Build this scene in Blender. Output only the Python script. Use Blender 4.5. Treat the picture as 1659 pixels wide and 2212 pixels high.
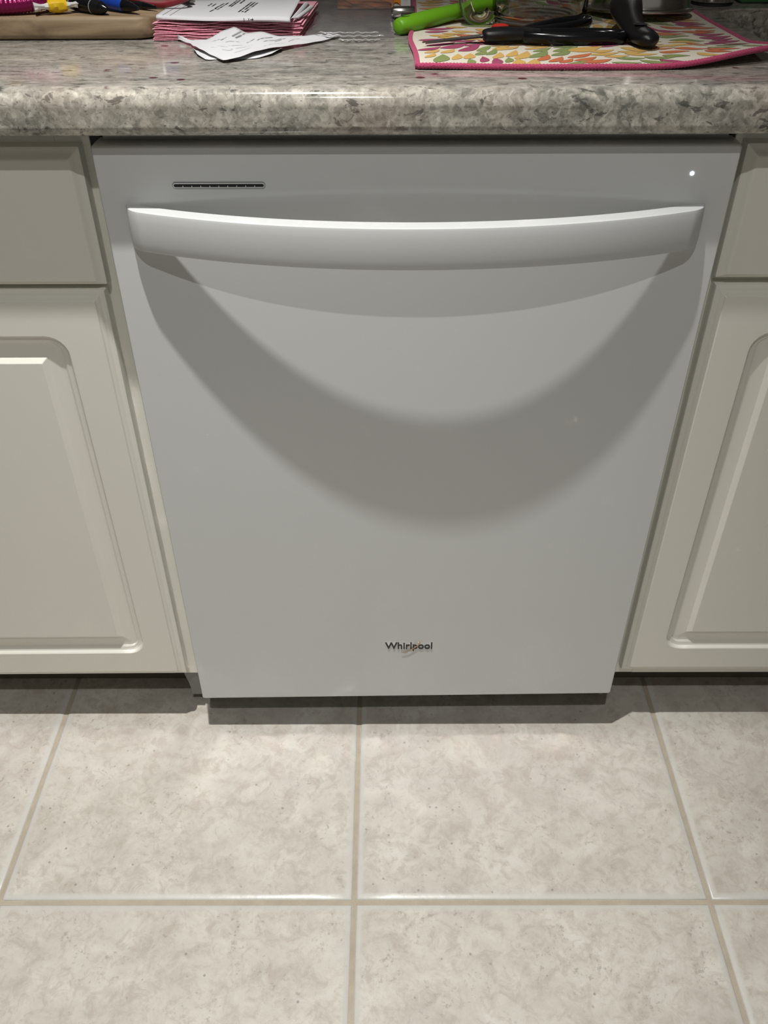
import bpy, bmesh, math, random
from mathutils import Vector, Matrix

# ------------------------------------------------------------------ camera, world, lamps, exposure
SC = bpy.context.scene
COL = SC.collection
for o in list(bpy.data.objects):
    bpy.data.objects.remove(o, do_unlink=True)
PI = math.pi
cam = bpy.data.cameras.new('camera')
co = bpy.data.objects.new('camera', cam)
COL.objects.link(co)
SC.camera = co
yaw, pitch, roll, FPX = -0.00288154, 0.66975687, -0.00397858, 1872.71
cy_, sy_, cp_, sp_ = math.cos(yaw), math.sin(yaw), math.cos(pitch), math.sin(pitch)
fwd = Vector((sy_ * cp_, cy_ * cp_, -sp_))
rt = Vector((cy_, -sy_, 0))
up = rt.cross(fwd)
r2 = rt * math.cos(roll) + up * math.sin(roll)
u2 = up * math.cos(roll) - rt * math.sin(roll)
M = Matrix((r2, u2, -fwd)).transposed().to_4x4()
M.translation = Vector((-0.02893, -0.83918, 1.09280))
co.matrix_world = M
cam.sensor_fit = 'VERTICAL'
cam.sensor_height = 36.0
cam.sensor_width = 27.0
cam.lens = FPX / 2212.0 * 36.0
cam.clip_start = 0.01

w = bpy.data.worlds.new('world')
SC.world = w
w.use_nodes = True
w.node_tree.nodes['Background'].inputs[0].default_value = (1.0, 0.96, 0.9, 1)
w.node_tree.nodes['Background'].inputs[1].default_value = 0.21
SC.view_settings.view_transform = 'Standard'
SC.view_settings.look = 'None'
SC.view_settings.exposure = 0.0
SC.view_settings.gamma = 1.0
SC.view_settings.use_curve_mapping = False
SC.cycles.use_denoising = True
SC.cycles.max_bounces = 10
SC.cycles.transparent_max_bounces = 16
SC.cycles.sample_clamp_indirect = 0.0
SC.cycles.blur_glossy = 0.0

CEIL = 2.44
# recessed ceiling lamps: (x, y, watts, bulb diameter)
LAMPS = [(-0.226, -0.314, 175.0, 0.034), (-0.127, -1.285, 12.0, 0.036)]
for i, (lx, ly, wt, sz) in enumerate(LAMPS):
    L = bpy.data.lights.new('ceiling_lamp_bulb', 'SPOT' if i == 0 else 'AREA')
    if i == 0:
        L.spot_size = math.radians(58)      # narrow reflector lamp over the counter edge
        L.spot_blend = 1.0
        L.shadow_soft_size = sz / 2
    else:
        L.shape = 'DISK'
        L.size = sz
    L.energy = wt
    L.color = (1.0, 0.985, 0.955)
    lo = bpy.data.objects.new('ceiling_lamp_bulb', L)
    lo.location = (lx, ly, CEIL - 0.035)
    COL.objects.link(lo)

# ------------------------------------------------------------------ helpers
def link(o):
    COL.objects.link(o)
    return o

def tag(o, label=None, cat=None, group=None, kind=None):
    if label: o['label'] = label
    if cat: o['category'] = cat
    if group: o['group'] = group
    if kind: o['kind'] = kind
    return o

def empty(name, label, cat, loc=(0, 0, 0), group=None):
    o = link(bpy.data.objects.new(name, None))
    o.location = loc
    o.empty_display_size = 0.02
    return tag(o, label, cat, group)

def obj(name, bm, mat, parent=None, smooth=None, angle=40, wn=False):
    bmesh.ops.recalc_face_normals(bm, faces=bm.faces[:])
    if smooth:
        for f in bm.faces: f.smooth = True
        for e in bm.edges:
            if len(e.link_faces) == 2 and e.calc_face_angle(0) > math.radians(angle):
                e.smooth = False
    me = bpy.data.meshes.new(name)
    bm.to_mesh(me)
    bm.free()
    if mat: me.materials.append(mat)
    o = link(bpy.data.objects.new(name, me))
    if wn:
        md = o.modifiers.new('weighted', 'WEIGHTED_NORMAL'); md.keep_sharp = True; md.weight = 100
    if parent:
        o.parent = parent
        o.matrix_parent_inverse = Matrix.Translation(-Vector(parent.location)) if parent.type == 'EMPTY' else Matrix.Identity(4)
    return o

def struct(name, bm, mat, smooth=None):
    return tag(obj(name, bm, mat, None, smooth), kind='structure')

def add_box(bm, x0, x1, y0, y1, z0, z1, bev=0.0, seg=2):
    vs = [bm.verts.new((x, y, z)) for x in (x0, x1) for y in (y0, y1) for z in (z0, z1)]
    fs = [(0, 1, 3, 2), (4, 6, 7, 5), (0, 4, 5, 1), (2, 3, 7, 6), (0, 2, 6, 4), (1, 5, 7, 3)]
    ff = [bm.faces.new([vs[i] for i in f]) for f in fs]
    if bev:
        es = list({e for f in ff for e in f.edges})
        bmesh.ops.bevel(bm, geom=es, offset=bev, segments=seg, profile=0.5, affect='EDGES')
    return bm

def box(x0, x1, y0, y1, z0, z1, bev=0.0, seg=2):
    return add_box(bmesh.new(), x0, x1, y0, y1, z0, z1, bev, seg)

def add_loft(bm, rings, closed=True, cap0=True, cap1=True):
    vr = [[bm.verts.new(p) for p in r] for r in rings]
    n = len(rings[0])
    for a, b in zip(vr, vr[1:]):
        for i in range(n if closed else n - 1):
            j = (i + 1) % n
            q = [a[i], a[j], b[j], b[i]]
            if len({v.co.to_tuple(7) for v in q}) >= 3:
                bm.faces.new(q)
    if closed and cap0: bm.faces.new(vr[0][::-1])
    if closed and cap1: bm.faces.new(vr[-1])
    return vr

def loft(rings, **k):
    bm = bmesh.new()
    add_loft(bm, rings, **k)
    return bm

def add_tube(bm, pts, rad, n=10, flat=1.0, upv=Vector((0, 0, 1)), caps=True, cyclic=False):
    """sweep; rad is number or list of (rw, rh); flat scales the height"""
    pts = [Vector(p) for p in pts]
    rings = []
    m = len(pts)
    for i, p in enumerate(pts):
        if cyclic: t = pts[(i + 1) % m] - pts[i - 1]
        else: t = pts[min(i + 1, m - 1)] - pts[max(i - 1, 0)]
        t.normalize()
        s = t.cross(upv)
        if s.length < 1e-4: s = t.cross(Vector((0, 1, 0)))
        s.normalize()
        h = s.cross(t).normalized()
        r = rad[i] if isinstance(rad, (list, tuple)) else rad
        rw, rh = r if isinstance(r, (list, tuple)) else (r, r * flat)
        rings.append([p + s * math.cos(a) * rw + h * math.sin(a) * rh for a in [2 * PI * k / n for k in range(n)]])
    if cyclic:
        vr = [[bm.verts.new(q) for q in r] for r in rings]
        for i in range(m):
            a, b = vr[i], vr[(i + 1) % m]
            for k in range(n):
                bm.faces.new([a[k], a[(k + 1) % n], b[(k + 1) % n], b[k]])
    else:
        add_loft(bm, rings, cap0=caps, cap1=caps)
    return bm

def tube(pts, rad, **k):
    return add_tube(bmesh.new(), pts, rad, **k)

def lathe(prof, cx, cy, n=48, z0=0.0):
    bm = bmesh.new()
    rings = [[(cx + r * math.cos(2 * PI * k / n), cy + r * math.sin(2 * PI * k / n), z0 + z) for k in range(n)] for r, z in prof]
    add_loft(bm, rings, cap0=prof[0][0] > 1e-5, cap1=prof[-1][0] > 1e-5)
    bmesh.ops.remove_doubles(bm, verts=bm.verts[:], dist=1e-6)
    return bm

def smoothpts(pts, k=6):
    """Catmull-Rom through pts (tuples of any size)"""
    out = []
    n = len(pts)
    for i in range(n - 1):
        p0, p1, p2, p3 = pts[max(i - 1, 0)], pts[i], pts[i + 1], pts[min(i + 2, n - 1)]
        for s in range(k):
            t = s / k
            out.append(tuple(0.5 * ((2 * b) + (-a + c) * t + (2 * a - 5 * b + 4 * c - d) * t * t + (-a + 3 * b - 3 * c + d) * t ** 3)
                             for a, b, c, d in zip(p0, p1, p2, p3)))
    out.append(tuple(pts[-1]))
    return out

def rrect(x0, x1, z0, z1, r, y, seg=6):
    """rounded rectangle ring in the XZ plane at depth y"""
    out = []
    r = max(r, 1e-5)
    for cx, cz, a0 in ((x1 - r, z1 - r, 0), (x0 + r, z1 - r, PI / 2), (x0 + r, z0 + r, PI), (x1 - r, z0 + r, 1.5 * PI)):
        for k in range(seg + 1):
            a = a0 + PI / 2 * k / seg
            out.append((cx + r * math.cos(a), y, cz + r * math.sin(a)))
    return out

# ------------------------------------------------------------------ materials
def newmat(name):
    m = bpy.data.materials.new(name)
    m.use_nodes = True
    return m, m.node_tree, m.node_tree.nodes['Principled BSDF']

def plain(name, col, rough=0.5, metal=0.0, coat=0.0, bump=0.0, bscale=400, trans=0.0, ior=1.45, emit=None, spec=0.5, var=0.0):
    m, nt, b = newmat(name)
    b.inputs['Base Color'].default_value = (*col, 1)
    b.inputs['Roughness'].default_value = rough
    b.inputs['Metallic'].default_value = metal
    b.inputs['Coat Weight'].default_value = coat
    b.inputs['IOR'].default_value = ior
    b.inputs['Transmission Weight'].default_value = trans
    b.inputs['Specular IOR Level'].default_value = spec
    if emit:
        b.inputs['Emission Color'].default_value = (*col, 1)
        b.inputs['Emission Strength'].default_value = emit
    geo = nt.nodes.new('ShaderNodeNewGeometry')
    if bump:
        n = nt.nodes.new('ShaderNodeTexNoise'); n.inputs['Scale'].default_value = bscale
        nt.links.new(geo.outputs['Position'], n.inputs['Vector'])
        bp = nt.nodes.new('ShaderNodeBump'); bp.inputs['Strength'].default_value = bump; bp.inputs['Distance'].default_value = 0.001
        nt.links.new(n.outputs['Fac'], bp.inputs['Height'])
        nt.links.new(bp.outputs['Normal'], b.inputs['Normal'])
    if var:
        n = nt.nodes.new('ShaderNodeTexNoise'); n.inputs['Scale'].default_value = 35; n.inputs['Detail'].default_value = 4
        nt.links.new(geo.outputs['Position'], n.inputs['Vector'])
        mx = nt.nodes.new('ShaderNodeMix'); mx.data_type = 'RGBA'
        mx.inputs['A'].default_value = (*[c * (1 - var) for c in col], 1)
        mx.inputs['B'].default_value = (*[min(1, c * (1 + var)) for c in col], 1)
        nt.links.new(n.outputs['Fac'], mx.inputs['Factor'])
        nt.links.new(mx.outputs['Result'], b.inputs['Base Color'])
    return m

class NT:
    def __init__(s, nt): s.nt = nt; s.l = nt.links.new
    def pos(s, scale=(1, 1, 1), rot=(0, 0, 0), off=(0, 0, 0)):
        g = s.nt.nodes.new('ShaderNodeNewGeometry')
        m = s.nt.nodes.new('ShaderNodeMapping')
        m.inputs['Scale'].default_value = scale; m.inputs['Rotation'].default_value = rot; m.inputs['Location'].default_value = off
        s.l(g.outputs['Position'], m.inputs['Vector'])
        return m.outputs['Vector']
    def noise(s, v, scale, detail=4, rough=0.55, dist=0.0):
        n = s.nt.nodes.new('ShaderNodeTexNoise')
        n.inputs['Scale'].default_value = scale; n.inputs['Detail'].default_value = detail
        n.inputs['Roughness'].default_value = rough; n.inputs['Distortion'].default_value = dist
        s.l(v, n.inputs['Vector']); return n.outputs['Fac']
    def voro(s, v, scale, rnd=1.0, feature='F1', out='Distance'):
        n = s.nt.nodes.new('ShaderNodeTexVoronoi'); n.feature = feature
        n.inputs['Scale'].default_value = scale; n.inputs['Randomness'].default_value = rnd
        s.l(v, n.inputs['Vector']); return n.outputs[out]
    def ramp(s, f, stops):
        r = s.nt.nodes.new('ShaderNodeValToRGB')
        e = r.color_ramp.elements
        while len(e) < len(stops): e.new(0.5)
        for x, (p, c) in zip(e, stops):
            x.position = p; x.color = (*c, 1) if isinstance(c, tuple) else (c, c, c, 1)
        s.l(f, r.inputs['Fac']); return r.outputs['Color']
    def mix(s, f, a, b, t='MIX'):
        m = s.nt.nodes.new('ShaderNodeMix'); m.data_type = 'RGBA'; m.blend_type = t
        for k, v in (('Factor', f), ('A', a), ('B', b)):
            if isinstance(v, (int, float)): m.inputs[k].default_value = v
            elif isinstance(v, tuple): m.inputs[k].default_value = (*v, 1)
            else: s.l(v, m.inputs[k])
        return m.outputs['Result']
    def math(s, op, a, b=0.0):
        m = s.nt.nodes.new('ShaderNodeMath'); m.operation = op
        for i, v in enumerate((a, b)):
            if isinstance(v, (int, float)): m.inputs[i].default_value = v
            else: s.l(v, m.inputs[i])
        return m.outputs[0]
    def bump(s, h, strength, dist=0.001):
        b = s.nt.nodes.new('ShaderNodeBump'); b.inputs['Strength'].default_value = strength; b.inputs['Distance'].default_value = dist
        s.l(h, b.inputs['Height']); return b.outputs['Normal']

def granite():
    m, nt, b = newmat('granite')
    N = NT(nt)
    v = N.pos((1, 1, 1))
    vs = N.pos((0.5, 1.15, 1.1), (0, 0, 0.12))
    warp = N.noise(v, 14, 3)
    big = N.noise(vs, 15, 7, 0.68, 0.8)
    base = N.ramp(big, [(0.34, (0.065, 0.068, 0.055)), (0.43, (0.16, 0.16, 0.135)), (0.52, (0.31, 0.295, 0.25)), (0.66, (0.55, 0.515, 0.44))])
    med = N.noise(v, 85, 5, 0.65, 1.0)
    base = N.mix(0.55, base, N.ramp(med, [(0.36, (0.085, 0.085, 0.072)), (0.46, (0.25, 0.24, 0.205)), (0.55, (0.44, 0.41, 0.355)), (0.68, (0.72, 0.68, 0.60))]), 'MIX')
    wv = nt.nodes.new('ShaderNodeVectorMath'); wv.operation = 'ADD'
    nz = nt.nodes.new('ShaderNodeTexNoise'); nz.inputs['Scale'].default_value = 120
    nt.links.new(v, nz.inputs['Vector'])
    sc = nt.nodes.new('ShaderNodeVectorMath'); sc.operation = 'SCALE'; sc.inputs['Scale'].default_value = 0.008
    nt.links.new(nz.outputs['Color'], sc.inputs[0]); nt.links.new(v, wv.inputs[0]); nt.links.new(sc.outputs[0], wv.inputs[1])
    cells = N.voro(wv.outputs[0], 210, 1.0, 'F1', 'Color')
    base = N.mix(0.28, base, N.ramp(cells, [(0.12, (0.10, 0.10, 0.085)), (0.45, (0.33, 0.31, 0.265)), (0.9, (0.72, 0.68, 0.60))]), 'MIX')
    fine = N.noise(v, 420, 3, 0.6)
    base = N.mix(N.ramp(fine, [(0.58, 0.0), (0.68, 0.55)]), base, (0.10, 0.10, 0.085))
    st = N.noise(N.pos((0.30, 1.0, 1.0), (0, 0, 0.10), (1, 5, 0)), 46, 6, 0.68, 0.7)
    streak = N.ramp(st, [(0.36, (0.075, 0.078, 0.070)), (0.46, (0.20, 0.19, 0.17)), (0.55, (0.33, 0.305, 0.275)), (0.68, (0.48, 0.45, 0.40))])
    gn = nt.nodes.new('ShaderNodeNewGeometry'); sx = nt.nodes.new('ShaderNodeSeparateXYZ')
    nt.links.new(gn.outputs['Position'], sx.inputs[0])
    upf = N.ramp(N.math('MULTIPLY', N.math('SUBTRACT', sx.outputs['Z'], 0.908), 160.0), [(0.3, 0.0), (0.95, 0.72)])
    st2 = N.noise(N.pos((0.32, 1.0, 1.0), (0, 0, 0.10), (4, 2, 0)), 150, 5, 0.7, 0.5)
    streak = N.mix(0.45, streak, N.ramp(st2, [(0.38, (0.06, 0.06, 0.055)), (0.50, (0.27, 0.25, 0.23)), (0.64, (0.56, 0.53, 0.47))]))
    base = N.mix(upf, base, streak)
    # dark flakes
    fl = N.noise(N.pos((0.55, 1.3, 1.0), (0, 0, 0.2), (3, 1, 0)), 105, 4, 0.6, 0.6)
    base = N.mix(N.ramp(fl, [(0.59, 0.0), (0.64, 0.8)]), base, (0.06, 0.058, 0.052))
    # warm patches
    wm = N.noise(v, 9, 2)
    base = N.mix(N.ramp(wm, [(0.52, 0.0), (0.70, 0.25)]), base, (0.45, 0.33, 0.27))
    # burgundy garnets
    d = N.voro(N.pos((1, 1.2, 1), (0, 0, 0), (7, 3, 2)), 26)
    gm = N.ramp(d, [(0.09, 1.0), (0.14, 0.0)])
    gate = N.ramp(N.noise(v, 23, 1), [(0.50, 0.0), (0.56, 1.0)])
    gm = N.math('MULTIPLY', gm, gate)
    base = N.mix(gm, base, (0.075, 0.018, 0.025))
    nt.links.new(base, b.inputs['Base Color'])
    b.inputs['Roughness'].default_value = 0.11
    b.inputs['IOR'].default_value = 1.5
    nt.links.new(N.bump(N.noise(v, 60, 2), 0.05, 0.0006), b.inputs['Normal'])
    return m

def tile_mat():
    m, nt, b = newmat('ceramic_tile')
    N = NT(nt)
    oi = nt.nodes.new('ShaderNodeObjectInfo')
    g = nt.nodes.new('ShaderNodeNewGeometry')
    add = nt.nodes.new('ShaderNodeVectorMath'); add.operation = 'ADD'
    sc = nt.nodes.new('ShaderNodeVectorMath'); sc.operation = 'SCALE'
    comb = nt.nodes.new('ShaderNodeCombineXYZ')
    for k in range(3): nt.links.new(oi.outputs['Random'], comb.inputs[k])
    nt.links.new(comb.outputs[0], sc.inputs[0]); sc.inputs['Scale'].default_value = 37.0
    nt.links.new(g.outputs['Position'], add.inputs[0]); nt.links.new(sc.outputs[0], add.inputs[1])
    v = add.outputs[0]
    cloud = N.noise(v, 14, 8, 0.72, 0.5)
    c = N.ramp(cloud, [(0.30, (0.50, 0.46, 0.405)), (0.46, (0.585, 0.555, 0.495)), (0.60, (0.655, 0.63, 0.565)), (0.75, (0.71, 0.69, 0.63))])
    mot = N.noise(v, 48, 8, 0.75, 0.6)
    c = N.mix(N.ramp(mot, [(0.47, 0.0), (0.62, 0.62)]), c, (0.44, 0.385, 0.33))
    mot2 = N.noise(v, 130, 5, 0.7)
    gate = N.ramp(N.noise(v, 17, 3), [(0.47, 0.0), (0.6, 1.0)])
    c = N.mix(N.math('MULTIPLY', N.ramp(mot2, [(0.57, 0.0), (0.65, 0.6)]), gate), c, (0.30, 0.265, 0.22))
    pits = N.voro(v, 70)
    pg = N.ramp(N.noise(v, 31, 1), [(0.55, 0.0), (0.6, 1.0)])
    c = N.mix(N.math('MULTIPLY', N.ramp(pits, [(0.09, 0.6), (0.14, 0.0)]), pg), c, (0.20, 0.175, 0.145))
    tc = nt.nodes.new('ShaderNodeTexCoord')
    ab = nt.nodes.new('ShaderNodeVectorMath'); ab.operation = 'ABSOLUTE'
    sp_ = nt.nodes.new('ShaderNodeSeparateXYZ')
    nt.links.new(tc.outputs['Object'], ab.inputs[0]); nt.links.new(ab.outputs[0], sp_.inputs[0])
    edge = N.math('ADD', N.math('MAXIMUM', sp_.outputs['X'], sp_.outputs['Y']), N.math('MULTIPLY', mot, 0.006))
    c = N.mix(N.ramp(N.math('MULTIPLY', N.math('SUBTRACT', edge, 0.2185), 100.0), [(0.2, 0.0), (0.75, 0.8)]), c, (0.61, 0.60, 0.565))
    nt.links.new(c, b.inputs['Base Color'])
    rr = N.ramp(cloud, [(0.3, 0.34), (0.7, 0.27)])
    nt.links.new(rr, b.inputs['Roughness'])
    nt.links.new(N.bump(N.noise(v, 55, 5, 0.6), 0.35, 0.0012), b.inputs['Normal'])
    return m

def wood_mat():
    m, nt, b = newmat('worn_wood')
    N = NT(nt)
    v = N.pos((3, 20, 20))
    n = N.noise(v, 3.0, 6, 0.6, 0.8)
    c = N.ramp(n, [(0.3, (0.13, 0.085, 0.045)), (0.5, (0.235, 0.165, 0.095)), (0.7, (0.33, 0.245, 0.15))])
    k = N.noise(N.pos((1, 1, 1)), 28, 3)
    c = N.mix(N.ramp(k, [(0.60, 0.0), (0.72, 0.5)]), c, (0.09, 0.055, 0.028))
    nt.links.new(c, b.inputs['Base Color'])
    b.inputs['Roughness'].default_value = 0.6
    nt.links.new(N.bump(n, 0.4, 0.001), b.inputs['Normal'])
    return m

def cloth_mat(name, c1, c2, sc=900, rough=0.95):
    m, nt, b = newmat(name)
    N = NT(nt)
    v = N.pos()
    n = N.noise(v, sc, 2)
    nt.links.new(N.mix(n, c1, c2), b.inputs['Base Color'])
    b.inputs['Roughness'].default_value = rough
    b.inputs['Sheen Weight'].default_value = 0.2
    nt.links.new(N.bump(n, 0.9, 0.0012), b.inputs['Normal'])
    return m

def film_mat():
    m = bpy.data.materials.new('clear_plastic_film'); m.use_nodes = True
    nt = m.node_tree; nt.nodes.clear()
    o = nt.nodes.new('ShaderNodeOutputMaterial')
    t = nt.nodes.new('ShaderNodeBsdfTransparent'); t.inputs[0].default_value = (0.90, 0.89, 0.89, 1)
    g = nt.nodes.new('ShaderNodeBsdfGlossy'); g.inputs['Roughness'].default_value = 0.12
    fr = nt.nodes.new('ShaderNodeFresnel'); fr.inputs[0].default_value = 1.45
    N = NT(nt)
    bn = N.bump(N.noise(N.pos(), 90, 3), 0.6, 0.002)
    nt.links.new(bn, g.inputs['Normal']); nt.links.new(bn, fr.inputs['Normal'])
    mx = nt.nodes.new('ShaderNodeMixShader')
    nt.links.new(N.math('ADD', fr.outputs[0], 0.05), mx.inputs[0]); nt.links.new(t.outputs[0], mx.inputs[1]); nt.links.new(g.outputs[0], mx.inputs[2])
    df = nt.nodes.new('ShaderNodeBsdfDiffuse'); df.inputs[0].default_value = (0.75, 0.73, 0.73, 1)
    m2 = nt.nodes.new('ShaderNodeMixShader'); m2.inputs[0].default_value = 0.08
    nt.links.new(mx.outputs[0], m2.inputs[1]); nt.links.new(df.outputs[0], m2.inputs[2])
    nt.links.new(m2.outputs[0], o.inputs[0])
    return m

def glass_mat():
    m, nt, b = newmat('clear_glass')
    b.inputs['Base Color'].default_value = (0.97, 0.98, 0.97, 1)
    b.inputs['Roughness'].default_value = 0.01
    b.inputs['Transmission Weight'].default_value = 1.0
    b.inputs['IOR'].default_value = 1.47
    return m

MAT = dict(
    granite=granite(), tile=tile_mat(), wood=wood_mat(), film=film_mat(), glass=glass_mat(),
    grout=plain('grout', (0.47, 0.415, 0.325), 0.9, bump=0.9, bscale=900, var=0.22),
    cabinet=plain('cream_cabinet', (0.80, 0.785, 0.71), 0.2, bump=0.06, bscale=700),
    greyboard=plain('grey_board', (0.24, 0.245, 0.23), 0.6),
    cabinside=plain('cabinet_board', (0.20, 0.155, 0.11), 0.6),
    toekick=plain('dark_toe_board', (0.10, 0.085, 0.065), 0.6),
    white=plain('white_enamel', (0.66, 0.675, 0.67), 0.12),
    whiteh=plain('white_handle', (0.57, 0.58, 0.575), 0.15),
    black=plain('matt_black', (0.012, 0.012, 0.012), 0.6),
    blackp=plain('black_rubber', (0.008, 0.008, 0.009), 0.36, bump=0.15, bscale=1500, spec=0.3),
    blackg=plain('glossy_black', (0.006, 0.006, 0.007), 0.15, spec=0.35),
    ink=plain('black_ink', (0.01, 0.01, 0.01), 0.35),
    greyink=plain('grey_ink', (0.22, 0.22, 0.23), 0.7),
    redink=plain('red_ink', (0.35, 0.02, 0.03), 0.4),
    tan=plain('copper_ring', (0.50, 0.33, 0.22), 0.25, metal=0.8),
    clearplastic=plain('clear_plastic_fold', (0.9, 0.9, 0.9), 0.08, trans=0.75),
    silver=plain('silver_edge', (0.8, 0.8, 0.78), 0.25, metal=0.6),
    steel=plain('steel', (0.50, 0.485, 0.46), 0.2, metal=1.0),
    blade=plain('scissor_steel', (0.26, 0.255, 0.25), 0.3, metal=1.0),
    sink=plain('sink_steel', (0.30, 0.30, 0.30), 0.35, metal=1.0),
    paper=plain('white_paper', (0.56, 0.56, 0.57), 0.8, bump=0.2, bscale=300),
    pink=cloth_mat('pink_napkin', (0.78, 0.31, 0.40), (0.88, 0.43, 0.52), 500),
    hem=cloth_mat('magenta_yarn', (0.34, 0.025, 0.085), (0.52, 0.06, 0.165), 900),
    towel=cloth_mat('cream_towelling', (0.62, 0.56, 0.44), (0.80, 0.75, 0.63), 1400),
    lgreen=cloth_mat('leaf_green', (0.15, 0.20, 0.04), (0.26, 0.31, 0.08), 1400),
    lorange=cloth_mat('leaf_orange', (0.48, 0.09, 0.012), (0.60, 0.16, 0.03), 1400),
    lyellow=cloth_mat('leaf_yellow', (0.56, 0.32, 0.05), (0.68, 0.42, 0.10), 1400),
    lmag=cloth_mat('leaf_magenta', (0.26, 0.012, 0.07), (0.40, 0.035, 0.13), 1400),
    green=plain('lime_silicone', (0.135, 0.36, 0.012), 0.42, bump=0.05),
    copper=plain('kraft_orange', (0.80, 0.36, 0.20), 0.6, var=0.12),
    magenta=plain('magenta_foil', (0.22, 0.008, 0.075), 0.22, metal=0.5),
    yellow=plain('yellow_wrapper', (0.72, 0.46, 0.015), 0.3, var=0.2),
    whitew=plain('silver_white_wrapper', (0.75, 0.75, 0.74), 0.28, metal=0.3),
    blue=plain('blue_plastic', (0.012, 0.05, 0.33), 0.35),
    red=plain('red_rubber', (0.20, 0.012, 0.02), 0.4),
    beige=plain('beige_plastic', (0.60, 0.52, 0.40), 0.4),
    sponge=cloth_mat('green_sponge', (0.01, 0.09, 0.02), (0.025, 0.16, 0.045), 500),
    wall=plain('wall_paint', (0.22, 0.20, 0.17), 0.8, bump=0.2, bscale=250),
    ceil=plain('ceiling_paint', (0.5, 0.49, 0.47), 0.9, bump=0.3, bscale=150),
    trim=plain('white_trim', (0.75, 0.73, 0.69), 0.4),
    lens=plain('lamp_lens', (1.0, 0.95, 0.86), 0.5, emit=12.0),
    led=plain('white_led', (0.9, 0.97, 1.0), 0.4, emit=3.0),
    orange=plain('orange_print', (0.75, 0.25, 0.02), 0.4),
)

# ------------------------------------------------------------------ room shell
RX, RY0, RY1 = 2.6, -3.2, 0.66
fl = struct('floor', box(-RX, RX, RY0, RY1, -0.06, -0.0028), MAT['grout'])
T, GX, GY, GW = 0.4614, -0.07125, -0.27213, 0.0066
def tile_mesh():
    h = (T - GW) / 2
    def ring(ins, z, wob=0.0):
        out = []
        n = 10
        e = h - ins
        for (ax, ay, bx, by) in ((-1, -1, 1, -1), (1, -1, 1, 1), (1, 1, -1, 1), (-1, 1, -1, -1)):
            for k in range(n):
                t = k / n
                x, y = ax + (bx - ax) * t, ay + (by - ay) * t
                jx = wob * math.sin(37 * t * 3 + ax * 5 + by) if k else 0
                out.append((x * (e + jx), y * (e + jx), z))
        return out
    bm = bmesh.new()
    add_loft(bm, [ring(0, -0.009), ring(0, -0.0024), ring(0.0012, -0.0015), ring(0.0030, -0.0010, 0.0004), ring(0.0065, -0.0001, 0.0010), ring(0.0085, 0.0, 0.0010)], cap0=False, cap1=True)
    bmesh.ops.recalc_face_normals(bm, faces=bm.faces[:])
    for f in bm.faces: f.smooth = len(f.verts) == 4
    me = bpy.data.meshes.new('tile')
    bm.to_mesh(me); bm.free()
    me.materials.append(MAT['tile'])
    return me
tm = tile_mesh()
rnd = random.Random(4)
for i in range(-5, 6):
    for j in range(-6, 2):
        cx, cy = GX + (i + 0.5) * T, GY + (j + 0.5) * T
        if abs(cx) > RX - T / 2 or cy < RY0 + T / 2 or cy > RY1 - T / 2: continue
        o = link(bpy.data.objects.new('tile', tm))
        o.location = (cx, cy, 0)
        o.rotation_euler = (rnd.uniform(-.0006, .0006), rnd.uniform(-.0006, .0006), 0)
        o.parent = fl
struct('wall_back', box(-RX, RX, RY1, RY1 + 0.1, -0.05, CEIL + 0.05), MAT['wall'])
struct('wall_left', box(-RX - 0.1, -RX, RY0, RY1 + 0.1, -0.05, CEIL + 0.05), MAT['wall'])
struct('wall_right', box(RX, RX + 0.1, RY0, RY1 + 0.1, -0.05, CEIL + 0.05), MAT['wall'])
struct('ceiling', box(-RX - 0.1, RX + 0.1, RY0, RY1 + 0.1, CEIL, CEIL + 0.1), MAT['ceil'])
for i, (lx, ly, wt, sz) in enumerate(LAMPS):
    e = empty('recessed_light', ['round recessed ceiling light above the countertop edge', 'round recessed ceiling light behind the viewer, over the open floor'][i], 'ceiling light', (lx, ly, CEIL))
    obj('trim_ring', lathe([(0.055, -0.001), (0.085, -0.001), (0.087, -0.006), (0.058, -0.010), (0.055, -0.001)], lx, ly, 32, CEIL), MAT['trim'], e, True)
    obj('lens', lathe([(0.054, -0.002), (0.054, -0.004), (0.0, -0.006)], lx, ly, 32, CEIL), MAT['trim'], e, True)

# ------------------------------------------------------------------ countertop with sink opening
ZC = 0.914
YF, RT, RBOT, ZBOT = -0.0225, 0.015, 0.010, 0.8737
YC = YF + RT
RB = (ZC - ZBOT) / 2
CX0, CX1, CYB = -1.75, 1.75, 0.655
SX0, SX1, SY0, SY1 = 0.372, 1.10, 0.075, 0.388
bm = bmesh.new()
def hole_ring(z, ins=0.0, r=0.05):
    return [(x, y, z) for x, y, _ in [(p[0], p[2], 0) for p in rrect(SX0 + ins, SX1 - ins, SY0 + ins, SY1 - ins, r, 0, 8)]]
def plate(z):
    outer = [bm.verts.new(p) for p in ((CX0, YC, z), (CX1, YC, z), (CX1, CYB, z), (CX0, CYB, z))]
    hr = [bm.verts.new(p) for p in hole_ring(z, -0.0015 if z == ZC else 0.0)]
    es = [bm.edges.new((a, b)) for a, b in zip(outer, outer[1:] + outer[:1])] + [bm.edges.new((a, b)) for a, b in zip(hr, hr[1:] + hr[:1])]
    bmesh.ops.triangle_fill(bm, edges=es, use_beauty=True)
    return outer, hr
ot, ht = plate(ZC)
ob, hb = plate(ZC - 2 * RB)
h2 = [bm.verts.new(p) for p in hole_ring(ZC - 0.0015)]
for i in range(len(ht)):
    j = (i + 1) % len(ht)
    bm.faces.new([ht[i], ht[j], h2[j], h2[i]])
    bm.faces.new([h2[i], h2[j], hb[j], hb[i]])
for i in (1, 2, 3):
    j = (i + 1) % 4
    bm.faces.new([ot[i], ot[j], ob[j], ob[i]])
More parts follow.
